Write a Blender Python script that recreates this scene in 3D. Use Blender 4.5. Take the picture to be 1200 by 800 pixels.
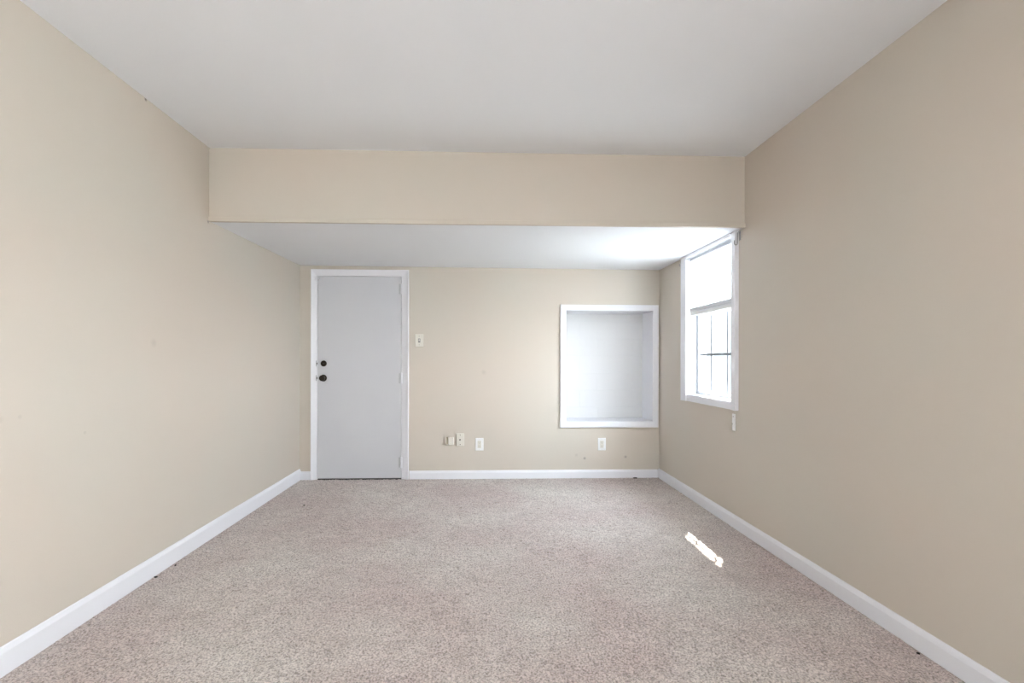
import bpy, bmesh, math, random
import numpy as np
from mathutils import Vector, Matrix

for o in list(bpy.data.objects):
    bpy.data.objects.remove(o)
random.seed(4)
S = bpy.context.scene
C = S.collection

# ------------------------------------------------------------------ camera
F = 570.0                                  # focal length in pixels of a 1200x800 frame
YAW, ROLL, CX, CY, EYE = 0.035, -0.0019, 584.6, 421.9, 1.18
cam = bpy.data.cameras.new('camera')
cam.sensor_fit = 'HORIZONTAL'; cam.sensor_width = 36.0
cam.lens = F * 36.0 / 1200.0
cam.shift_x = (600 - CX) / 1200.0
cam.shift_y = (CY - 400) / 1200.0
cam.clip_start = 0.05; cam.clip_end = 200
co = bpy.data.objects.new('camera', cam); C.objects.link(co)
co.matrix_world = (Matrix.Translation((0, 0, EYE)) @ Matrix.Rotation(-YAW, 4, 'Z')
                   @ Matrix.Rotation(math.pi / 2, 4, 'X') @ Matrix.Rotation(-ROLL, 4, 'Z'))
S.camera = co

# ------------------------------------------------------------------ light and exposure
S.view_settings.view_transform = 'Standard'
S.view_settings.look = 'None'
S.view_settings.gamma = 1.0
S.view_settings.use_curve_mapping = False
S.view_settings.exposure = 0.33

SKY_LOW, SKY_HIGH = 33.0, 33.0             # evenly bright hazy sky
w = bpy.data.worlds.new('sky'); S.world = w; w.use_nodes = True
wn = w.node_tree; wn.nodes.clear()
wo = wn.nodes.new('ShaderNodeOutputWorld'); wb = wn.nodes.new('ShaderNodeBackground')
tc = wn.nodes.new('ShaderNodeTexCoord'); sx = wn.nodes.new('ShaderNodeSeparateXYZ')
cr = wn.nodes.new('ShaderNodeValToRGB')
cr.color_ramp.elements[0].position = 0.12; cr.color_ramp.elements[0].color = (0.93, 0.955, 1.0, 1)
cr.color_ramp.elements[1].position = 0.6; cr.color_ramp.elements[1].color = (0.80, 0.90, 1.0, 1)
mr = wn.nodes.new('ShaderNodeMapRange'); mr.interpolation_type = 'SMOOTHSTEP'
mr.inputs[1].default_value = 0.10; mr.inputs[2].default_value = 0.45
mr.inputs[3].default_value = SKY_LOW; mr.inputs[4].default_value = SKY_HIGH
wn.links.new(sx.outputs['Z'], mr.inputs[0]); wn.links.new(mr.outputs[0], wb.inputs[1])
wn.links.new(tc.outputs['Generated'], sx.inputs[0]); wn.links.new(sx.outputs['Z'], cr.inputs[0])
wn.links.new(cr.outputs[0], wb.inputs[0])
wn.links.new(wb.outputs[0], wo.inputs[0])

sun = bpy.data.lights.new('sun', 'SUN'); sun.energy = 32; sun.angle = math.radians(0.7)
sun.color = (1.0, 0.96, 0.88)
so = bpy.data.objects.new('sun', sun); C.objects.link(so)
so.rotation_euler = Vector((-0.395, -0.655, -1.0)).to_track_quat('-Z', 'Y').to_euler()
so.location = (4, 8, 8)

def portal(name, loc, rot, sx_, sy_):
    l = bpy.data.lights.new(name, 'AREA'); l.shape = 'RECTANGLE'; l.size = sx_; l.size_y = sy_
    l.cycles.is_portal = True
    o = bpy.data.objects.new(name, l); C.objects.link(o); o.location = loc; o.rotation_euler = rot
H90 = math.pi / 2
portal('sky_portal', (2.02, 3.785, 1.48), (0, H90, 0), 1.3, 0.9)
def added_fill(name, loc, rot, a, b, watts, col):  # added area light, unseen, outside a window behind the camera
    l = bpy.data.lights.new(name, 'AREA'); l.shape = 'RECTANGLE'; l.size = a; l.size_y = b; l.energy = watts; l.color = col
    o = bpy.data.objects.new(name, l); C.objects.link(o); o.location = loc; o.rotation_euler = rot
added_fill('added_fill_side', (2.2, -0.915, 1.40), (0, H90 + math.radians(48), 0), 1.1, 0.76, 135, (1.0, .955, .93))  # added fill, tilted up to brighten the ceiling and left wall
added_fill('added_fill_rear', (0.0, -3.0, 1.45), (H90 + math.radians(58), 0, 0), 1.0, .9, 60, (1.0, .97, .95))  # added fill, tilted up to brighten the main ceiling

# ------------------------------------------------------------------ materials
def srgb(r, g, b):
    f = lambda c: (c / 255 / 12.92) if c / 255 <= 0.04045 else ((c / 255 + 0.055) / 1.055) ** 2.4
    return (f(r), f(g), f(b), 1)

def nodemat(name):
    m = bpy.data.materials.new(name); m.use_nodes = True
    return m, m.node_tree, m.node_tree.nodes['Principled BSDF']

def N(nt, t, **kw):
    n = nt.nodes.new(t)
    for k, v in kw.items(): setattr(n, k, v)
    return n

def paint(name, col, rough=0.55, bump=0.15, bscale=220, mottle=None, mscale=1.1, spots=(), spotcol=None, spec=0.35):
    m, nt, p = nodemat(name)
    p.inputs['Roughness'].default_value = rough
    p.inputs['Specular IOR Level'].default_value = spec
    geo = N(nt, 'ShaderNodeNewGeometry')
    color = None
    if mottle:
        ns = N(nt, 'ShaderNodeTexNoise'); ns.inputs['Scale'].default_value = mscale; ns.inputs['Detail'].default_value = 3
        nt.links.new(geo.outputs['Position'], ns.inputs['Vector'])
        rp = N(nt, 'ShaderNodeValToRGB')
        rp.color_ramp.elements[0].position = 0.35; rp.color_ramp.elements[0].color = col
        rp.color_ramp.elements[1].position = 0.65; rp.color_ramp.elements[1].color = mottle
        nt.links.new(ns.outputs[0], rp.inputs[0]); color = rp.outputs[0]
    for (x, y, z, r, a) in spots:           # stains that stay put on the paint
        vm = N(nt, 'ShaderNodeVectorMath', operation='DISTANCE'); vm.inputs[1].default_value = (x, y, z)
        nt.links.new(geo.outputs['Position'], vm.inputs[0])
        mr = N(nt, 'ShaderNodeMapRange'); mr.inputs[1].default_value = 0.2 * r; mr.inputs[2].default_value = r
        mr.inputs[3].default_value = a; mr.inputs[4].default_value = 0
        nt.links.new(vm.outputs['Value'], mr.inputs[0])
        mx = N(nt, 'ShaderNodeMix', data_type='RGBA'); mx.inputs[7].default_value = spotcol or (0.1, 0.09, 0.08, 1)
        nt.links.new(mr.outputs[0], mx.inputs[0])
        if color: nt.links.new(color, mx.inputs[6])
        else: mx.inputs[6].default_value = col
        color = mx.outputs[2]
    if color: nt.links.new(color, p.inputs['Base Color'])
    else: p.inputs['Base Color'].default_value = col
    if bump:
        nb = N(nt, 'ShaderNodeTexNoise'); nb.inputs['Scale'].default_value = bscale; nb.inputs['Detail'].default_value = 2
        nt.links.new(geo.outputs['Position'], nb.inputs['Vector'])
        bp = N(nt, 'ShaderNodeBump'); bp.inputs['Strength'].default_value = bump; bp.inputs['Distance'].default_value = 0.002
        nt.links.new(nb.outputs[0], bp.inputs['Height']); nt.links.new(bp.outputs[0], p.inputs['Normal'])
    return m

WALL = srgb(207, 196, 184); WALL2 = srgb(204, 197, 186)
M = {}
M['wall'] = paint('wall_paint', WALL, mottle=WALL2, spots=[
    (-1.79, 2.652, 2.563, 0.012, .8), (-1.79, 2.72, 1.27, 0.03, .12), (-1.79, 1.87, 0.955, 0.02, .10), (-1.79, 1.95, 0.957, 0.012, .10),
    (-1.79, 2.26, 0.85, 0.010, .15), (1.033, 4.85, 0.197, 0.018, .5), (1.448, 4.85, 0.21, 0.018, .45), (0.95, 4.85, .23, .02, .15),
    (0.02, 4.85, 1.06, 0.03, .12), (-1.79, 3.245, 2.08, 0.012, .6)])
M['ceiling'] = paint('ceiling_paint', srgb(243, 245, 249), rough=0.8, bump=0.3, bscale=90, mottle=srgb(241, 243, 247), mscale=.8)
M['trim'] = paint('trim_paint', srgb(236, 236, 241), rough=0.35, bump=0.05, bscale=60)
M['door'] = paint('door_paint', srgb(208, 208, 212), rough=0.45, bump=0.1, bscale=40, mottle=srgb(205, 205, 210), mscale=2)
M['plate'] = paint('ivory_plastic', srgb(224, 220, 210), rough=0.35, bump=0)
M['plate_white'] = paint('white_plastic', srgb(240, 240, 240), rough=0.3, bump=0)
M['tan'] = paint('tan_plastic', srgb(165, 155, 135), rough=0.5, bump=0)
M['slot'] = paint('dark_slot', srgb(70, 66, 62), rough=0.6, bump=0)
M['greyslot'] = paint('grey_slot', srgb(150, 148, 144), rough=0.6, bump=0)
M['crumb'] = paint('dark_debris', srgb(38, 34, 32), rough=0.9, bump=0)
M['lint'] = paint('pale_lint', srgb(225, 218, 210), rough=0.9, bump=0)
M['sash'] = paint('sash_vinyl', srgb(225, 228, 232), rough=0.4, bump=0)
M['liner'] = paint('grey_track', srgb(120, 122, 126), rough=0.5, bump=0)
M['muntin'] = paint('grey_grille', srgb(130, 132, 136), rough=0.6, bump=0, spec=.1)
M['ext'] = paint('exterior_siding', srgb(200, 198, 192), rough=0.8, bump=0.2, bscale=30)
M['house'] = paint('added_house_siding', srgb(66, 67, 68), rough=0.9, spec=0, bump=0.2, bscale=20)  # added house, kept dark so the window bars stand out
M['ground'] = paint('pale_concrete', srgb(170, 170, 168), rough=0.9, bump=0.3, bscale=12, mottle=srgb(160, 161, 158), mscale=.6)

def metal(name, col, rough):
    m, nt, p = nodemat(name)
    p.inputs['Base Color'].default_value = col; p.inputs['Metallic'].default_value = 0.85
    p.inputs['Roughness'].default_value = rough
    n = N(nt, 'ShaderNodeTexNoise'); n.inputs['Scale'].default_value = 60
    r = N(nt, 'ShaderNodeMapRange'); r.inputs[3].default_value = rough * .8; r.inputs[4].default_value = rough * 1.25
    nt.links.new(n.outputs[0], r.inputs[0]); nt.links.new(r.outputs[0], p.inputs['Roughness'])
    return m
M['bronze'] = metal('oil_rubbed_bronze', srgb(52, 46, 40), 0.35)
M['strike_hinge_shade'] = paint('metal_and_hinge_shade', srgb(185, 186, 190), rough=.35, bump=0)  # strike plates; the same grey gives the shade beside the hinges
M['steel'] = metal('painted_steel', srgb(150, 150, 150), 0.4)

# window glass: nearly all light passes, a little is mirrored
m, nt, p = nodemat('window_glass')
nt.nodes.remove(p); out = nt.nodes['Material Output']
tr = N(nt, 'ShaderNodeBsdfTransparent'); tr.inputs[0].default_value = (.96, .98, .98, 1)
gl = N(nt, 'ShaderNodeBsdfGlossy'); gl.inputs['Roughness'].default_value = 0.02
mx = N(nt, 'ShaderNodeMixShader'); mx.inputs[0].default_value = 0.04
nt.links.new(tr.outputs[0], mx.inputs[1]); nt.links.new(gl.outputs[0], mx.inputs[2])
nt.links.new(mx.outputs[0], out.inputs[0]); M['glass'] = m

# translucent shade cloth
m, nt, p = nodemat('shade_cloth')
nt.nodes.remove(p); out = nt.nodes['Material Output']
df = N(nt, 'ShaderNodeBsdfDiffuse'); df.inputs[0].default_value = srgb(238, 239, 242)
tl = N(nt, 'ShaderNodeBsdfTranslucent'); tl.inputs[0].default_value = srgb(242, 243, 246)
wv = N(nt, 'ShaderNodeTexWave', wave_type='BANDS', bands_direction='Z'); wv.inputs['Scale'].default_value = 300
tcn = N(nt, 'ShaderNodeTexCoord'); nt.links.new(tcn.outputs['Object'], wv.inputs[0])
bp = N(nt, 'ShaderNodeBump'); bp.inputs['Strength'].default_value = 0.05; bp.inputs['Distance'].default_value = 0.001
nt.links.new(wv.outputs[0], bp.inputs['Height']); nt.links.new(bp.outputs[0], df.inputs['Normal'])
mx = N(nt, 'ShaderNodeMixShader'); mx.inputs[0].default_value = 0.8
nt.links.new(df.outputs[0], mx.inputs[1]); nt.links.new(tl.outputs[0], mx.inputs[2]); nt.links.new(mx.outputs[0], out.inputs[0])
M['shade'] = m
M['hem'] = paint('shade_hem_cloth', srgb(205, 206, 210), rough=.7, bump=0)

# painted block at the back of the wall niche
m, nt, p = nodemat('painted_block')
p.inputs['Base Color'].default_value = srgb(222, 222, 223); p.inputs['Roughness'].default_value = .5
geo = N(nt, 'ShaderNodeNewGeometry'); sp = N(nt, 'ShaderNodeSeparateXYZ'); cb = N(nt, 'ShaderNodeCombineXYZ')
nt.links.new(geo.outputs['Position'], sp.inputs[0]); nt.links.new(sp.outputs['X'], cb.inputs[0]); nt.links.new(sp.outputs['Z'], cb.inputs[1])
bk = N(nt, 'ShaderNodeTexBrick'); bk.inputs['Scale'].default_value = 1; bk.inputs['Brick Width'].default_value = .39
bk.inputs['Row Height'].default_value = .183; bk.inputs['Mortar Size'].default_value = .004; bk.inputs['Mortar Smooth'].default_value = .6
ad = N(nt, 'ShaderNodeVectorMath', operation='ADD'); ad.inputs[1].default_value = (.13, -.131, 0)
nt.links.new(cb.outputs[0], ad.inputs[0]); nt.links.new(ad.outputs[0], bk.inputs[0])
nz = N(nt, 'ShaderNodeTexNoise'); nz.inputs['Scale'].default_value = 35; nt.links.new(geo.outputs['Position'], nz.inputs['Vector'])
b1 = N(nt, 'ShaderNodeBump', invert=True); b1.inputs['Strength'].default_value = .45; b1.inputs['Distance'].default_value = .003
b2 = N(nt, 'ShaderNodeBump'); b2.inputs['Strength'].default_value = .15; b2.inputs['Distance'].default_value = .003
nt.links.new(bk.outputs['Fac'], b1.inputs['Height']); nt.links.new(nz.outputs[0], b2.inputs['Height'])
nt.links.new(b1.outputs[0], b2.inputs['Normal']); nt.links.new(b2.outputs[0], p.inputs['Normal'])
M['block'] = m

# carpet
m, nt, p = nodemat('carpet')
p.inputs['Roughness'].default_value = 0.95; p.inputs['Specular IOR Level'].default_value = 0.1
p.inputs['Sheen Weight'].default_value = 0.25; p.inputs['Sheen Roughness'].default_value = .5
geo = N(nt, 'ShaderNodeNewGeometry')
def noise(scale, detail=2, rough=.5):
    n = N(nt, 'ShaderNodeTexNoise'); n.inputs['Scale'].default_value = scale; n.inputs['Detail'].default_value = detail
    n.inputs['Roughness'].default_value = rough
    nt.links.new(geo.outputs['Position'], n.inputs['Vector']); return n
big = noise(1.3, 4)
r1 = N(nt, 'ShaderNodeValToRGB'); e = r1.color_ramp.elements
e[0].position = .36; e[0].color = srgb(199, 182, 177); e[1].position = .64; e[1].color = srgb(212, 203, 196)
nt.links.new(big.outputs[0], r1.inputs[0])
fine = noise(120, 3, .65)
r2 = N(nt, 'ShaderNodeValToRGB'); e = r2.color_ramp.elements
e[0].position = .33; e[0].color = (.36, .34, .33, 1); e[1].position = .6; e[1].color = (1.1, 1.1, 1.1, 1)
nt.links.new(fine.outputs[0], r2.inputs[0])
mu = N(nt, 'ShaderNodeMix', data_type='RGBA', blend_type='MULTIPLY'); mu.inputs[0].default_value = 1
nt.links.new(r1.outputs[0], mu.inputs[6]); nt.links.new(r2.outputs[0], mu.inputs[7])
med = noise(9, 4, .6)
r3 = N(nt, 'ShaderNodeValToRGB'); e = r3.color_ramp.elements
e[0].position = .3; e[0].color = (.86, .85, .84, 1); e[1].position = .6; e[1].color = (1, 1, 1, 1)
nt.links.new(med.outputs[0], r3.inputs[0])
mu2 = N(nt, 'ShaderNodeMix', data_type='RGBA', blend_type='MULTIPLY'); mu2.inputs[0].default_value = 1
nt.links.new(mu.outputs[2], mu2.inputs[6]); nt.links.new(r3.outputs[0], mu2.inputs[7])
nt.links.new(mu2.outputs[2], p.inputs['Base Color'])
bf = noise(260, 2)
bp = N(nt, 'ShaderNodeBump'); bp.inputs['Strength'].default_value = .6; bp.inputs['Distance'].default_value = .004
nt.links.new(bf.outputs[0], bp.inputs['Height']); nt.links.new(bp.outputs[0], p.inputs['Normal'])
M['carpet'] = m

m, nt, p = nodemat('added_lamp_glow')  # glowing cover of the added lamp behind the camera
p.inputs['Base Color'].default_value = (.9, .88, .82, 1); p.inputs['Emission Color'].default_value = (1.0, .80, .55, 1)
p.inputs['Emission Strength'].default_value = 5.0; M['lamp'] = m

# ------------------------------------------------------------------ helpers
def link(name, bm, mat, parent=None, smooth=False):
    me = bpy.data.meshes.new(name)
    bmesh.ops.recalc_face_normals(bm, faces=bm.faces)
    bm.to_mesh(me); bm.free()
    if smooth:
        for f in me.polygons: f.use_smooth = True
    me.materials.append(M[mat])
    o = bpy.data.objects.new(name, me); C.objects.link(o)
    if parent: o.parent = parent
    return o

def empty(name, loc=(0, 0, 0)):
    o = bpy.data.objects.new(name, None); o.location = loc; o.empty_display_size = .05; C.objects.link(o); return o

def tag(o, label=None, cat=None, group=None, kind=None):
    if label: o['label'] = label
    if cat: o['category'] = cat
    if group: o['group'] = group
    if kind: o['kind'] = kind
    return o

def struct(o, label=None, cat=None):
    return tag(o, label, cat, kind='structure')

def box(bm, x0, x1, y0, y1, z0, z1, bev=0.0, seg=2):
    r = bmesh.ops.create_cube(bm, size=1.0)
    vs = r['verts']
    for v in vs:
        v.co = Vector(((x0 + x1) / 2 + v.co.x * (x1 - x0), (y0 + y1) / 2 + v.co.y * (y1 - y0), (z0 + z1) / 2 + v.co.z * (z1 - z0)))
    if bev > 0:
        es = list({e for v in vs for e in v.link_edges})
        bmesh.ops.bevel(bm, geom=es, offset=bev, segments=seg, affect='EDGES', profile=.5)
    return bm

def B(*a, **k): return box(bmesh.new(), *a, **k)

def lathe(bm, prof, origin, axis='Y', n=32):
    """prof: (distance along axis, radius); axis 'Y' runs towards -Y (out of the end wall)"""
    rings = []
    for (d, r) in prof:
        ring = []
        for i in range(n):
            a = 2 * math.pi * i / n
            c, s = r * math.cos(a), r * math.sin(a)
            if axis == 'Y': p_ = (origin[0] + c, origin[1] - d, origin[2] + s)
            elif axis == 'X': p_ = (origin[0] - d, origin[1] + c, origin[2] + s)
            else: p_ = (origin[0] + c, origin[1] + s, origin[2] - d)
            ring.append(bm.verts.new(p_))
        rings.append(ring)
    for a, b in zip(rings, rings[1:]):
        for i in range(n): bm.faces.new((a[i], a[(i + 1) % n], b[(i + 1) % n], b[i]))
    bm.faces.new(rings[0]); bm.faces.new(rings[-1][::-1])
    return bm

def tube(bm, pts, r, n=10):
    pts = [Vector(p_) for p_ in pts]; rings = []
    for i, p_ in enumerate(pts):
        d = (pts[min(i + 1, len(pts) - 1)] - pts[max(i - 1, 0)]).normalized()
        u = d.cross(Vector((.3, .2, 1))).normalized() if abs(d.z) < .95 else d.cross(Vector((1, .2, 0))).normalized()
        v = d.cross(u)
        rings.append([bm.verts.new(p_ + (u * math.cos(2 * math.pi * k / n) + v * math.sin(2 * math.pi * k / n)) * r) for k in range(n)])
    for a, b in zip(rings, rings[1:]):
        for i in range(n): bm.faces.new((a[i], a[(i + 1) % n], b[(i + 1) % n], b[i]))
    bm.faces.new(rings[0]); bm.faces.new(rings[-1][::-1])
    return bm

def sweep(corners, outs, profile, to3d, closed):
    """mitred moulding: corners are inner-edge points, outs the outward directions, profile (width, protrusion)"""
    bm = bmesh.new(); rings = []
    for (a, b), (oa, ob) in zip(corners, outs):
        rings.append([bm.verts.new(to3d(a + oa * w_, b + ob * w_, p_)) for (w_, p_) in profile])
    n = len(profile); pairs = list(zip(rings, rings[1:]))
    if closed: pairs.append((rings[-1], rings[0]))
    for r0, r1 in pairs:
        for i in range(n): bm.faces.new((r0[i], r0[(i + 1) % n], r1[(i + 1) % n], r1[i]))
    if not closed:
        bm.faces.new(rings[0]); bm.faces.new(rings[-1][::-1])
    return bm

def slab(us, vs, holes, to3d, thick):
    """wall of thickness `thick` from grid lines us x vs without the hole cells"""
    bm = bmesh.new(); cache = {}
    def V(i, j, k):
        if (i, j, k) not in cache: cache[(i, j, k)] = bm.verts.new(to3d(us[i], vs[j], k * thick))
        return cache[(i, j, k)]
    solid = lambda i, j: 0 <= i < len(us) - 1 and 0 <= j < len(vs) - 1 and (i, j) not in holes
    for i in range(len(us) - 1):
        for j in range(len(vs) - 1):
            if not solid(i, j): continue
            for k in (0, 1): bm.faces.new((V(i, j, k), V(i + 1, j, k), V(i + 1, j + 1, k), V(i, j + 1, k)))
            for (di, dj, p0, p1) in ((-1, 0, (i, j), (i, j + 1)), (1, 0, (i + 1, j), (i + 1, j + 1)), (0, -1, (i, j), (i + 1, j)), (0, 1, (i, j + 1), (i + 1, j + 1))):
                if not solid(i + di, j + dj):
                    bm.faces.new((V(*p0, 0), V(*p1, 0), V(*p1, 1), V(*p0, 1)))
    return bm

# ------------------------------------------------------------------ room shell
XL, XR, YB, YF = -1.79, 1.79, 4.85, -2.6       # left, right, end wall, wall behind the camera
HH, HL, YS = 2.569, 2.087, 3.255               # main ceiling, lowered ceiling, bulkhead face
TH = 0.16
WZ0, WZ1 = 0.885, 2.062                        # side window opening

# floor: one carpet surface, tufts modelled in the part near the camera's view
xs = np.linspace(XL, XR, 448)
ys = np.concatenate([np.linspace(YF, 1.0, 60, endpoint=False), np.linspace(1.0, YB, 560)])
rng = np.random.default_rng(7)
X, Y = np.meshgrid(xs, ys)
def vnoise(cell, seed):
    r = np.random.default_rng(seed)
    gx = int((XR - XL) / cell) + 4; gy = int((YB - YF) / cell) + 4
    g = r.random((gy, gx)); fx = (X - XL) / cell; fy = (Y - YF) / cell
    ix = fx.astype(int); iy = fy.astype(int); tx = fx - ix; ty = fy - iy
    tx = tx * tx * (3 - 2 * tx); ty = ty * ty * (3 - 2 * ty)
    return (g[iy, ix] * (1 - tx) + g[iy, ix + 1] * tx) * (1 - ty) + (g[iy + 1, ix] * (1 - tx) + g[iy + 1, ix + 1] * tx) * ty
Z = (vnoise(.011, 1) - .5) * .0075 + (vnoise(.019, 2) - .5) * .004 + (vnoise(.25, 3) - .5) * .003 - .002
Z[Y < 1.0] = -.002
me = bpy.data.meshes.new('floor'); ny, nx = X.shape
verts = np.stack([X, Y, Z], -1).reshape(-1, 3)
idx = np.arange(ny * nx).reshape(ny, nx)
faces = np.stack([idx[:-1, :-1], idx[:-1, 1:], idx[1:, 1:], idx[1:, :-1]], -1).reshape(-1, 4)
me.vertices.add(len(verts)); me.vertices.foreach_set('co', verts.ravel().astype(np.float32))
me.loops.add(faces.size); me.loops.foreach_set('vertex_index', faces.ravel().astype(np.int32))
me.polygons.add(len(faces)); me.polygons.foreach_set('loop_start', (np.arange(len(faces)) * 4).astype(np.int32))
me.update(calc_edges=True); me.validate()
me.polygons.foreach_set('use_smooth', np.ones(len(faces), dtype=bool))
me.materials.append(M['carpet'])
fl = bpy.data.objects.new('floor', me); C.objects.link(fl)
struct(fl, 'beige-grey wall-to-wall cut pile carpet', 'carpet')
struct(link('floor_slab', B(XL - TH, XR + TH, YF - TH, YB + TH, -.2, -.02), 'ext'), 'slab under the carpet', 'floor')

# walls
struct(link('wall_left', slab([YF - TH, YB + TH], [-.05, HH + .1], (), lambda a, b, k: (XL - k, a, b), TH), 'wall'), 'long beige left wall', 'wall')
WY0, WY1 = 3.40, 4.17
W2Y0, W2Y1 = -1.30, -0.53
struct(link('wall_right', slab([YF - TH, W2Y0, W2Y1, WY0, WY1, YB + TH], [-.05, WZ0, WZ1, HH + .1], {(1, 1), (3, 1)},
        lambda a, b, k: (XR + k, a, b), TH), 'wall'), 'long beige right wall with a window near its far end', 'wall')
DX0, DX1, DZ1 = -1.627, -0.789, 2.012
NX0, NX1, NZ0, NZ1 = 0.842, 1.719, 0.565, 1.679
struct(link('wall_back', slab([XL, DX0, DX1, NX0, NX1, XR], [-.05, NZ0, NZ1, DZ1, HH + .1],
        {(1, 0), (1, 1), (1, 2), (3, 1)}, lambda a, b, k: (a, YB + k, b), TH), 'wall'), 'beige end wall with the door and the white niche', 'wall')
RX0, RX1, RZ0, RZ1 = -.5, .5, 1.15, 2.05
struct(link('wall_front', slab([XL, RX0, RX1, XR], [-.05, RZ0, RZ1, HH + .1], {(1, 1)},
        lambda a, b, k: (a, YF - k, b), TH), 'wall'), 'beige wall behind the camera', 'wall')

# main ceiling, bulkhead and lowered ceiling
struct(link('ceiling', B(XL, XR, YF, YS + .15, HH, HH + .1), 'ceiling'), 'flat light grey main ceiling', 'ceiling')
bm = bmesh.new()
lo = [(XL, YS + .012, HL + .001), (XR, YS + .012, HL), (XR, YB, 2.092), (XL, YB, 2.108)]
vb = [bm.verts.new(q) for q in lo]; vt = [bm.verts.new((q[0], q[1], HL + .13)) for q in lo]
bm.faces.new(vb); bm.faces.new(vt[::-1])
for i in range(4): bm.faces.new((vb[i], vb[(i + 1) % 4], vt[(i + 1) % 4], vt[i]))
struct(link('ceiling_lowered', bm, 'ceiling'), 'lowered white ceiling over the door end', 'ceiling')
struct(link('wall_bulkhead', B(XL, XR, YS, YS + .1, HL + .004, HH), 'wall'), 'beige bulkhead face where the ceiling drops', 'wall')
bm = bmesh.new()
box(bm, XL + .001, XR - .001, YS - .013, YS + .012, HL - .003, HL + .026, bev=.003)
struct(link('trim_1', bm, 'wall'), 'thin beige corner strip along the lower edge of the bulkhead', 'trim')

# baseboards, profile (height, protrusion)
def baseboard(name, pts, inward, h, label):
    """pts: two floor points; inward: room-side normal"""
    prof = [(0, 0), (0, .013), (h - .022, .013), (h - .014, .010), (h - .004, .007), (h, .004), (h, 0)]
    bm = bmesh.new(); rings = []
    for (x, y) in pts:
        rings.append([bm.verts.new((x + inward[0] * d, y + inward[1] * d, z)) for (z, d) in prof])
    n = len(prof)
    for i in range(n): bm.faces.new((rings[0][i], rings[0][(i + 1) % n], rings[1][(i + 1) % n], rings[1][i]))
    bm.faces.new(rings[0]); bm.faces.new(rings[1][::-1])
    return struct(link(name, bm, 'trim'), label, 'baseboard')
baseboard('baseboard_left', [(XL, YF), (XL, YB)], (1, 0), .108, 'white baseboard along the left wall')
baseboard('baseboard_right', [(XR, YF), (XR, YB)], (-1, 0), .092, 'white baseboard along the right wall')
baseboard('baseboard_back', [(-.716, YB), (XR - .013, YB)], (0, -1), .083, 'white baseboard between the door and the right corner')
baseboard('baseboard_back', [(XL + .013, YB), (-1.684, YB)], (0, -1), .083, 'short white baseboard left of the door')
baseboard('baseboard_front', [(XL + .013, YF), (XR - .013, YF)], (0, 1), .09, 'white baseboard behind the camera')

# ------------------------------------------------------------------ door
d = empty('door_1', (-1.2, YB, 0)); struct(d, 'flat white door with dark knob and deadbolt', 'door')
def dpart(name, bm, mat, smooth=False, parent=None):
    o = link(name, bm, mat, smooth=smooth); o.parent = d
    o.matrix_parent_inverse = Matrix.Translation(-d.location); return o
def sub(o, parent):
    o.parent = parent; o.matrix_parent_inverse = Matrix.Identity(4); return o
leaf = dpart('door_leaf', B(-1.619, -.797, YB + .003, YB + .045, .010, 2.004, bev=.0025), 'door')
cas = [(0, 0), (0, .003), (.006, .005), (.030, .012), (.044, .019), (.051, .021), (.055, .018), (.055, 0)]
casr = [(0, 0), (0, .002), (.010, .004), (.038, .012), (.052, .019), (.062, .021), (.067, .018), (.067, 0)]
n_ = len(cas)
bm = bmesh.new()
rings = []
for (cx_, cz_, ox, oz, pr) in ((-1.623, 0, -1, 0, cas), (-1.623, 2.010, -1, 1, cas), (-.789, 2.010, 1, 1, casr), (-.789, 0, 1, 0, casr)):
    prz = [(.060 / .055) * q[0] for q in cas]
    rings.append([bm.verts.new((cx_ + ox * pr[i][0], YB - pr[i][1], cz_ + oz * prz[i])) for i in range(n_)])
for a, b in zip(rings, rings[1:]):
    for i in range(n_): bm.faces.new((a[i], a[(i + 1) % n_], b[(i + 1) % n_], b[i]))
bm.faces.new(rings[0]); bm.faces.new(rings[-1][::-1])
dpart('door_casing', bm, 'trim')
bm = bmesh.new()
box(bm, DX0 + .0005, -1.6215, YB + .0005, YB + TH - .001, -.01, DZ1 - .001)
box(bm, -.7945, DX1 - .0005, YB + .0005, YB + TH - .001, -.01, DZ1 - .001)
box(bm, -1.6215, -.7945, YB + .0005, YB + TH - .001, 2.0075, DZ1 - .0005)
box(bm, -1.6215, -1.609, YB + .047, YB + .06, -.01, 2.0075); box(bm, -.807, -.7945, YB + .047, YB + .06, -.01, 2.0075)
box(bm, -1.609, -.807, YB + .047, YB + .06, 1.995, 2.0075)
box(bm, -1.6215, -.7945, YB + .06, YB + .1, -.01, 2.0075)
dpart('door_jamb', bm, 'trim')
dpart('door_gap_shade', B(-1.62, -.796, YB + .004, YB + .1, -.012, .004, bev=.002), 'slot')  # dark strip stands in for the shaded gap under the door
for hz in (1.883, .999, .167):
    bm = bmesh.new()
    for k in range(3):
        z0 = hz - .05 + k * .0335
        lathe(bm, [(0, .0095), (.0325, .0095)], (-.7935, YB - .007, z0 + .0325), 'Z', 14)
    lathe(bm, [(0, .003), (.003, .006), (.006, .006)], (-.7935, YB - .007, hz + .056), 'Z', 14)
    h_ = dpart('hinge', bm, 'trim')
    link_ = B(-.822, -.798, YB - .0015, YB + .004, hz - .05, hz + .05, bev=.001)
    dpart('hinge_shade_plate', link_, 'strike_hinge_shade')  # grey plate painted as the shade beside the hinge barrel
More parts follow.
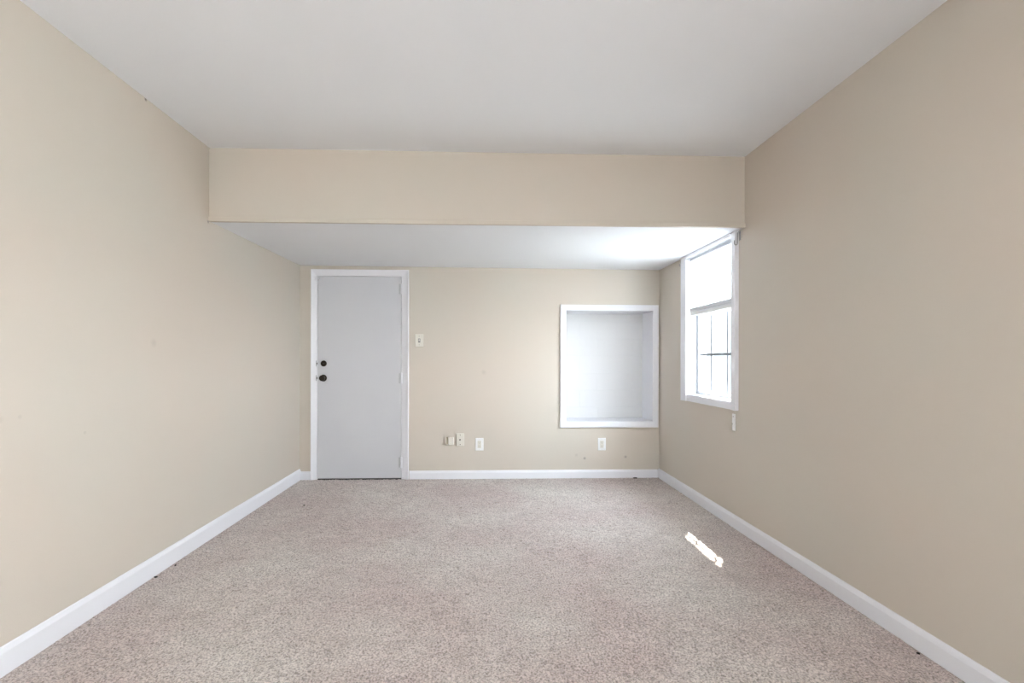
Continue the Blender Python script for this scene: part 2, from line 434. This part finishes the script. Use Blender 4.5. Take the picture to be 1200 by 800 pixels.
# knob and deadbolt
bm = lathe(bmesh.new(), [(0, .034), (.004, .034), (.008, .030), (.010, .020), (.011, .013), (.028, .012)], (-1.560, YB + .003, 1.001))
k1 = dpart('knob_rosette', bm, 'bronze', True)
bm = lathe(bmesh.new(), [(.026, .012), (.030, .021), (.037, .0275), (.046, .029), (.054, .027), (.059, .021), (.061, .012), (.0605, .007), (.059, .006)], (-1.560, YB + .003, 1.001))
dpart('door_knob', bm, 'bronze', True)
bm = lathe(bmesh.new(), [(0, .030), (.006, .030), (.012, .027), (.014, .022), (.014, .010)], (-1.557, YB + .003, 1.144))
dpart('deadbolt_rosette', bm, 'bronze', True)
dpart('deadbolt_turn', B(-1.567, -1.547, YB - .026, YB - .010, 1.140, 1.148, bev=.0025), 'bronze')
for z_, hh in ((1.001, .028), (1.144, .028)):
    dpart('strike_plate', B(-1.632, -1.622, YB - .0085, YB - .004, z_ - hh, z_ + hh, bev=.001), 'strike_hinge_shade')
    dpart('latch_slot', B(-1.6225, -1.6185, YB - .0098, YB + .002, z_ - .009, z_ + .009, bev=.0008), 'slot')
bm = box(bmesh.new(), -1.640, -1.626, YB - .022, YB - .012, 1.955, 2.000, bev=.002)
box(bm, -1.626, -1.600, YB - .010, YB + .004, 1.968, 1.992, bev=.003)
tube(bm, [(-1.633, YB - .02, 1.985), (-1.622, YB - .028, 1.982), (-1.612, YB - .024, 1.976), (-1.609, YB - .008, 1.972)], .003)
dpart('hook_latch', bm, 'trim')

# ------------------------------------------------------------------ niche in the end wall
t = empty('trim_2', (1.28, YB, 1.12)); struct(t, 'white framed recessed niche in the end wall', 'niche')
def npart(name, bm, mat):
    o = link(name, bm, mat); o.parent = t; o.matrix_parent_inverse = Matrix.Translation(-t.location); return o
prof = [(0, 0), (0, .014), (.004, .017), (.052, .019), (.058, .019), (.060, .016), (.060, 0)]
npart('niche_casing', sweep([(NX0 + .002, NZ0 + .002), (NX1 - .002, NZ0 + .002), (NX1 - .002, NZ1 - .002), (NX0 + .002, NZ1 - .002)],
      [(-1, -1), (1, -1), (1, 1), (-1, 1)], prof, lambda a, b, q: (a, YB - q, b), True), 'trim')
bm = bmesh.new(); Y1 = 5.15; e_ = .012
box(bm, NX0 - e_ + .0125, NX0 + .0025, YB + .0005, Y1, NZ0, NZ1)
box(bm, NX1 - .0025, NX1 - .0005, YB + .0005, Y1, NZ0, NZ1)
box(bm, NX0, NX1, YB + .0005, Y1, NZ1 - .0025, NZ1 - .0005)
box(bm, NX0, NX1, YB + .0005, Y1, NZ0 + .0005, NZ0 + .0025)
npart('niche_lining', bm, 'trim')
npart('niche_back_panel', B(NX0 - .05, NX1 + .05, Y1, Y1 + .08, NZ0 - .05, NZ1 + .05), 'block')
bm = bmesh.new()
for (a, b, c_, e2) in ((NX0 - .05, NX0, NZ0 - .05, NZ1 + .05), (NX1, NX1 + .05, NZ0 - .05, NZ1 + .05), (NX0, NX1, NZ0 - .05, NZ0), (NX0, NX1, NZ1, NZ1 + .05)):
    box(bm, a, b, YB + TH, Y1, c_, e2)
npart('niche_shell', bm, 'ext')

# ------------------------------------------------------------------ windows
def to_right(a, b, q): return (XR - q, a, b)
def side_window(name, y0, y1, z0, z1, label, shade_drop):
    wnd = empty(name, (XR, (y0 + y1) / 2, z0)); struct(wnd, label, 'window')
    inv = Matrix.Translation(-wnd.location)
    def P(nm, bm, mat, smooth=False):
        o = link(nm, bm, mat, smooth=smooth); o.parent = wnd; o.matrix_parent_inverse = inv; return o
    # casing: legs and head stand proud of the thinner stool piece
    bm = bmesh.new()
    leg = [(0, 0), (0, .018), (.006, .022), (.050, .026), (.066, .029), (.070, .026), (.070, 0)]
    def strip(c0, c1, o0, o1, pr):
        r0 = [bm.verts.new(to_right(c0[0] + o0[0] * w_, c0[1] + o0[1] * w_, q)) for w_, q in pr]
        r1 = [bm.verts.new(to_right(c1[0] + o1[0] * w_, c1[1] + o1[1] * w_, q)) for w_, q in pr]
        n = len(pr)
        for i in range(n): bm.faces.new((r0[i], r0[(i + 1) % n], r1[(i + 1) % n], r1[i]))
        bm.faces.new(r0); bm.faces.new(r1[::-1])
    top = .024
    strip((y0 + .001, z0 - .055), (y0 + .001, z1 + top), (-1, 0), (-1, 0), leg)
    strip((y1 - .001, z0 - .055), (y1 - .001, z1 + top), (1, 0), (1, 0), [(w_ * 1.3, q) for w_, q in leg])
    strip((y0 + .001, z1 - .001), (y1 - .001, z1 - .001), (0, 1), (0, 1), [(w_ * .33, q) for w_, q in leg])
    strip((y0 + .001, z0 + .001), (y1 - .001, z0 + .001), (0, -1), (0, -1), [(w_ * .8, min(q, .011)) for w_, q in leg])
    P('window_casing', bm, 'trim')
    bm = bmesh.new(); xo = XR + TH - .001
    box(bm, XR + .001, xo, y0 + .0005, y0 + .004, z0, z1); box(bm, XR + .001, xo, y1 - .004, y1 - .0005, z0, z1)
    box(bm, XR + .001, xo, y0 + .004, y1 - .004, z1 - .004, z1 - .0005)
    P('window_jamb', bm, 'trim')
    bm = bmesh.new(); box(bm, XR + .001, xo + .03, y0 + .004, y1 - .004, z0 + .0005, z0 + .008, bev=.002)
    P('window_sill', bm, 'trim')
    # outer frame with grey tracks
    fx0, fx1 = XR + .070, XR + .135
    a0, a1, b0, b1 = y0 + .004, y1 - .004, z0 + .008, z1 - .004
    bm = bmesh.new()
    box(bm, fx0, fx1, a0, a0 + .012, b0, b1); box(bm, fx0, fx1, a1 - .012, a1, b0, b1)
    box(bm, fx0, fx1, a0 + .012, a1 - .012, b0, b0 + .006); box(bm, fx0, fx1, a0 + .012, a1 - .012, b1 - .01, b1)
    P('window_track', bm, 'liner')
    a0 += .0125; a1 -= .0125; b0 += .0065; b1 -= .0105
    mid = 1.578
    def sash(nm, x0, x1, zz0, zz1, rows):
        bm = bmesh.new(); s_ = .022
        box(bm, x0, x1, a0, a0 + s_, zz0, zz1, bev=.003); box(bm, x0, x1, a1 - s_, a1, zz0, zz1, bev=.003)
        box(bm, x0, x1, a0 + s_, a1 - s_, zz0, zz0 + .022, bev=.003); box(bm, x0, x1, a0 + s_, a1 - s_, zz1 - .032, zz1, bev=.003)
        sa = P(nm, bm, 'sash')
        xm = (x0 + x1) / 2
        bm = bmesh.new(); g = .0095
        for k in (1, 2):
            yy = y0 + (y1 - y0) * (1 / 3 if k == 1 else 0.672)
            box(bm, xm - .003, xm + .003, yy - g, yy + g, zz0 + .022, zz1 - .032)
        for k in range(1, rows):
            zk = 1.230 if nm == 'lower_sash' else zz0 + (zz1 - zz0) * k / rows
            box(bm, xm - .0035, xm + .0035, a0 + s_, a1 - s_, zk - g, zk + g)
        gr = link('window_grille', bm, 'muntin'); gr.parent = sa
        gp = link('window_pane', B(xm + .010, xm + .013, a0 + s_ - .003, a1 - s_ + .003, zz0 + .018, zz1 - .028), 'glass'); gp.parent = sa
        return sa
    sash('lower_sash', XR + .080, XR + .103, b0, mid + .016, 2)
    sash('upper_sash', XR + .106, XR + .129, mid - .016, b1, 2)
    bm = bmesh.new(); box(bm, XR + .068, XR + .0795, (y0 + y1) / 2 + .10, (y0 + y1) / 2 + .17, b0 + .022, b0 + .034, bev=.002)
    box(bm, XR + .062, XR + .078, (y0 + y1) / 2 + .26, (y0 + y1) / 2 + .33, b0 - .005, b0 + .006, bev=.002)
    P('sash_lift', bm, 'liner')
    # roller shade
    sh = empty('roller_shade', (XR + .02, (y0 + y1) / 2, z1 - .03)); si = Matrix.Translation(-sh.location)
    def Q(nm, bm, mat, smooth=False):
        o = link(nm, bm, mat, smooth=smooth); o.parent = sh; o.matrix_parent_inverse = si; return o
    xs_ = XR + .018
    Q('shade_roller', lathe_y(.017, y0 + .012, y1 - .012, xs_ + .014, z1 - .026), 'hem', True)
    bm = bmesh.new(); n = 24; cols = []
    for i in range(n + 1):
        z_ = (z1 - .006) + (shade_drop - (z1 - .006)) * i / n
        row = []
        for j in range(9):
            y_ = y0 + .014 + (y1 - y0 - .028) * j / 8
            row.append((y_, z_, xs_ - .006 + .0012 * math.sin(i * .7 + j * .35)))
        cols.append(row)
    va = [[bm.verts.new((c[2], c[0], c[1])) for c in row] for row in cols]
    vb_ = [[bm.verts.new((c[2] + .0008, c[0], c[1])) for c in row] for row in cols]
    for i in range(n):
        for j in range(8):
            bm.faces.new((va[i][j], va[i][j + 1], va[i + 1][j + 1], va[i + 1][j]))
    vb_ = [v for row in vb_ for v in row]
    bmesh.ops.delete(bm, geom=vb_, context='VERTS')
    Q('shade_cloth', bm, 'shade', True)
    bm = bmesh.new(); box(bm, xs_ - .013, xs_ + .010, y0 + .014, y1 - .014, shade_drop + .012, shade_drop + .048, bev=.010, seg=4)
    Q('shade_hem_bar', bm, 'hem', True)
    bm = bmesh.new(); box(bm, xs_ - .006, xs_ + .003, y0 + .014, y1 - .014, shade_drop - .022, shade_drop + .014, bev=.002)
    Q('shade_bottom_rail', bm, 'plate_white')
    return wnd, sh

def lathe_y(r, ya, yb, x, z, n=20):
    bm = bmesh.new(); a = []; b = []
    for i in range(n):
        t_ = 2 * math.pi * i / n
        a.append(bm.verts.new((x + r * math.cos(t_), ya, z + r * math.sin(t_)))); b.append(bm.verts.new((x + r * math.cos(t_), yb, z + r * math.sin(t_))))
    for i in range(n): bm.faces.new((a[i], a[(i + 1) % n], b[(i + 1) % n], b[i]))
    bm.faces.new(a); bm.faces.new(b[::-1]); return bm

w1, s1 = side_window('window_1', WY0, WY1, WZ0, WZ1, 'white sash window with grilles near the far end of the right wall', 1.585)
tag(s1, 'white roller shade pulled halfway down the right wall window', 'window shade')
w2, s2 = side_window('added_window_2', W2Y0, W2Y1, WZ0, WZ1, 'added unseen white sash window in the right wall behind the camera', 1.72)  # unseen window added to light the left wall
tag(s2, 'white roller shade drawn partly over the added unseen window behind the camera', 'window shade')

# added window behind the camera, unseen, lets in rear light
t3 = empty('added_window_3', (0, YF, RZ0)); struct(t3, 'added unseen wide window in the wall behind the camera', 'window')
i3 = Matrix.Translation(-t3.location)
def R(nm, bm, mat):
    o = link(nm, bm, mat); o.parent = t3; o.matrix_parent_inverse = i3; return o
R('window_casing', sweep([(RX0 + .002, RZ0 + .002), (RX1 - .002, RZ0 + .002), (RX1 - .002, RZ1 - .002), (RX0 + .002, RZ1 - .002)],
  [(-1, -1), (1, -1), (1, 1), (-1, 1)], prof, lambda a, b, q: (a, YF + q, b), True), 'trim')
bm = bmesh.new(); ya, yb = YF - .12, YF - .06
for (a, b, c_, e2) in ((RX0 + .001, RX0 + .04, RZ0 + .001, RZ1 - .001), (RX1 - .04, RX1 - .001, RZ0 + .001, RZ1 - .001), (RX0 + .04, RX1 - .04, RZ0 + .001, RZ0 + .04),
                       (RX0 + .04, RX1 - .04, RZ1 - .04, RZ1 - .001), (-.03, .03, RZ0 + .04, RZ1 - .04)):
    box(bm, a, b, ya, yb, c_, e2, bev=.003)
R('window_frame', bm, 'sash')
R('window_pane', B(RX0 + .035, -.025, YF - .092, YF - .088, RZ0 + .035, RZ1 - .035), 'glass')
R('window_pane', B(.025, RX1 - .035, YF - .092, YF - .088, RZ0 + .035, RZ1 - .035), 'glass')

# ------------------------------------------------------------------ outside
struct(link('ground', B(-30, 40, -30, 40, -.5, -.25), 'ground'), 'pale concrete yard outside', 'ground')
struct(link('roof_eave', B(XL - TH - .3, 2.43, YF - TH - .1, YB + TH + .3, 2.68, 2.78), 'ext'), 'roof slab with an overhanging eave', 'roof')

h_ = empty('added_house_screen', (6.6, 10, -.25)); struct(h_, 'added dark house dimming the view behind the side window bars', 'house')  # added house block, hides the bright sky behind the window bars
def H(nm, bm, mat):
    o = link(nm, bm, mat); o.parent = h_; o.matrix_parent_inverse = Matrix.Translation(-h_.location); return o
H('wall', B(3.4, 9.8, 10.0, 16.0, -.25, 3.1), 'house')
bm = bmesh.new()
rf = [[bm.verts.new(q) for q in ((x_, 9.6, 3.05), (x_, 13.0, 4.9), (x_, 16.4, 3.05), (x_, 16.4, 2.95), (x_, 13, 4.75), (x_, 9.6, 2.95))] for x_ in (3.1, 10.1)]
for i in range(6): bm.faces.new((rf[0][i], rf[0][(i + 1) % 6], rf[1][(i + 1) % 6], rf[1][i]))
bm.faces.new((rf[0][0], rf[0][1], rf[0][4], rf[0][5])); bm.faces.new((rf[0][1], rf[0][2], rf[0][3], rf[0][4]))
bm.faces.new((rf[1][0], rf[1][1], rf[1][4], rf[1][5])); bm.faces.new((rf[1][1], rf[1][2], rf[1][3], rf[1][4]))
H('roof', bm, 'liner')

# ------------------------------------------------------------------ wall plates
def placed(name, x, z, label, cat, group=None, y=YB):
    o = empty(name, (x, y, z)); return tag(o, label, cat, group)
def outlet(x, z, label):
    o = placed('power_outlet', x, z, label, 'outlet')
    link('cover_plate', B(-.040, .040, -.007, .0, -.062, .062, bev=.003), 'plate_white', o)
    f_ = link('receptacle_face', B(-.0185, .0185, -.0095, -.0065, -.037, .037, bev=.0015), 'plate', o)
    for zz in (-.018, .018):
        bm = bmesh.new()
        box(bm, -.009, -.006, -.0105, -.009, zz - .003, zz + .007); box(bm, .006, .009, -.0105, -.009, zz - .003, zz + .007)
        lathe(bm, [(0, .0028), (.0012, .0028)], (0, -.0092, zz - .009), 'Y', 10)
        link('socket_slots', bm, 'greyslot', f_)
    for zz in (-.051, .051):
        link('plate_screw', lathe(bmesh.new(), [(0, .0035), (.001, .003)], (0, -.007, zz), 'Y', 12), 'plate', o)
    return o
outlet(-.022, .343, 'white duplex outlet on the end wall, nearer the door, above the baseboard')
outlet(1.206, .339, 'white duplex outlet on the end wall directly below the white niche')

o = placed('light_switch', -.620, 1.373, 'ivory light switch plate at shoulder height right of the door', 'light switch')
link('cover_plate', B(-.041, .041, -.008, 0, -.063, .063, bev=.003), 'plate', o)
link('switch_rim', B(-.011, .011, -.0095, -.007, -.020, .020, bev=.001), 'greyslot', o)
bm = B(-.005, .005, -.020, -.008, -.004, .012, bev=.002); link('toggle', bm, 'plate', o)
for zz in (-.042, .042): link('plate_screw', lathe(bmesh.new(), [(0, .0035), (.001, .003)], (0, -.008, zz), 'Y', 12), 'greyslot', o)

o = placed('cable_jack_plate', -.213, .390, 'ivory cable jack plate with three dark dots left of the outlet', 'jack plate')
link('cover_plate', B(-.038, .040, -.012, 0, -.064, .064, bev=.003), 'plate', o)
link('back_box', B(-.044, -.0385, -.006, 0, -.062, .058, bev=.001), 'tan', o)
link('coaxial_jack', lathe(bmesh.new(), [(0, .0075), (.004, .0075), (.004, .0045), (.012, .0045)], (-.002, -.012, .000), 'Y', 16), 'slot', o)
for zz in (-.047, .047): link('plate_screw', lathe(bmesh.new(), [(0, .0045), (.0015, .004)], (0, -.012, zz), 'Y', 12), 'slot', o)

o = placed('phone_jack', -.305, .380, 'small surface phone jack box with tan side, leftmost of the low wall fittings', 'phone jack')
link('jack_base', B(-.047, -.012, -.022, 0, -.030, .038, bev=.002), 'tan', o)
link('jack_cover', B(-.026, .027, -.030, 0, -.039, .036, bev=.003), 'plate', o)

o = empty('cord_tensioner', (XR, 3.385, .742)); tag(o, 'small white vertical bracket with two screws below the window casing', 'bracket')
link('bracket_plate', B(-.009, 0, -.019, .019, -.060, .062, bev=.004), 'plate_white', o)
link('bracket_rib', B(-.016, -.008, -.006, .006, -.056, .000, bev=.003), 'plate_white', o)
for zz in (.042, -.010): link('screw', lathe(bmesh.new(), [(0, .004), (.0015, .0035)], (-.009, 0, zz) if zz > 0 else (-.016, 0, zz), 'X', 12), 'greyslot', o)

def rod_bracket(y, z, label, big):
    o = empty('curtain_rod_bracket', (XR, y, z)); tag(o, label, 'curtain bracket', None)
    s_ = 1 if big else .55
    link('mounting_plate', B(-.003, 0, -.008 * s_, .008 * s_, -.012, .05 * s_, bev=.001), 'steel', o)
    pts = [(-.002, 0, .045 * s_)]
    pts += [(-.002 - .010 * s_, 0, .046 * s_), (-.002 - .016 * s_, 0, .040 * s_), (-.002 - .018 * s_, 0, -.030 * s_)]
    for k in range(7):
        a = math.pi * k / 6; pts.append((-.030 * s_ + .010 * s_ * math.cos(a), 0, -.034 * s_ - .010 * s_ * math.sin(a)))
    pts.append((-.040 * s_, 0, -.012 * s_))
    link('wire_hook', tube(bmesh.new(), pts, .0028), 'steel', o, True)
    return o
rod_bracket(3.315, 2.026, 'bent metal curtain rod bracket at the near top corner of the window', True)
rod_bracket(4.298, 2.050, 'tiny metal curtain rod bracket at the far top corner of the window', False)

# ------------------------------------------------------------------ added lamp behind the camera, unseen, for warm light
o = empty('added_ceiling_lamp', (0, -.9, HH)); tag(o, 'added unseen round flush ceiling lamp behind the camera', 'ceiling lamp')
link('added_lamp_base', lathe(bmesh.new(), [(0, .17), (.025, .17), (.03, .16)], (0, 0, 0), 'Z', 40), 'steel', o, True)
link('added_lamp_shade', lathe(bmesh.new(), [(.028, .155), (.05, .15), (.075, .125), (.095, .08), (.105, .03), (.106, .005)], (0, 0, 0), 'Z', 40), 'lamp', o, True)

# ------------------------------------------------------------------ debris on the carpet
def crumb(name, x, y, sx_, sy_, sz, label, cat, mat='crumb', grp=None, rot=0):
    bm = bmesh.new(); bmesh.ops.create_icosphere(bm, subdivisions=2, radius=1)
    for v in bm.verts:
        q = 1 + .35 * (random.random() - .5); v.co = Vector((v.co.x * sx_ * q, v.co.y * sy_ * q, v.co.z * sz * q))
    o = link(name, bm, mat, None, True); o.location = (x, y, sz * .6); o.rotation_euler.z = rot
    return tag(o, label, cat, grp)
crumb('debris_scrap', 1.535, 4.818, .022, .007, .007, 'black scrap lying against the end baseboard near the right corner', 'debris')
crumb('paper_bit', 1.655, 4.79, .008, .007, .005, 'tiny pale bit on the carpet in the far right corner', 'debris', 'lint')
crumb('carpet_crumb', -1.752, 2.85, .006, .005, .004, 'dark crumb by the left baseboard, farther of two', 'debris')
crumb('carpet_crumb', -1.764, 2.70, .009, .006, .004, 'dark crumb by the left baseboard, nearer of two', 'debris')
crumb('carpet_crumb', -1.437, 3.994, .008, .006, .004, 'dark crumb on the carpet in front of the far left corner', 'debris')
crumb('carpet_crumb', 1.76, 1.90, .007, .006, .004, 'dark crumb at the foot of the right baseboard near the camera', 'debris')
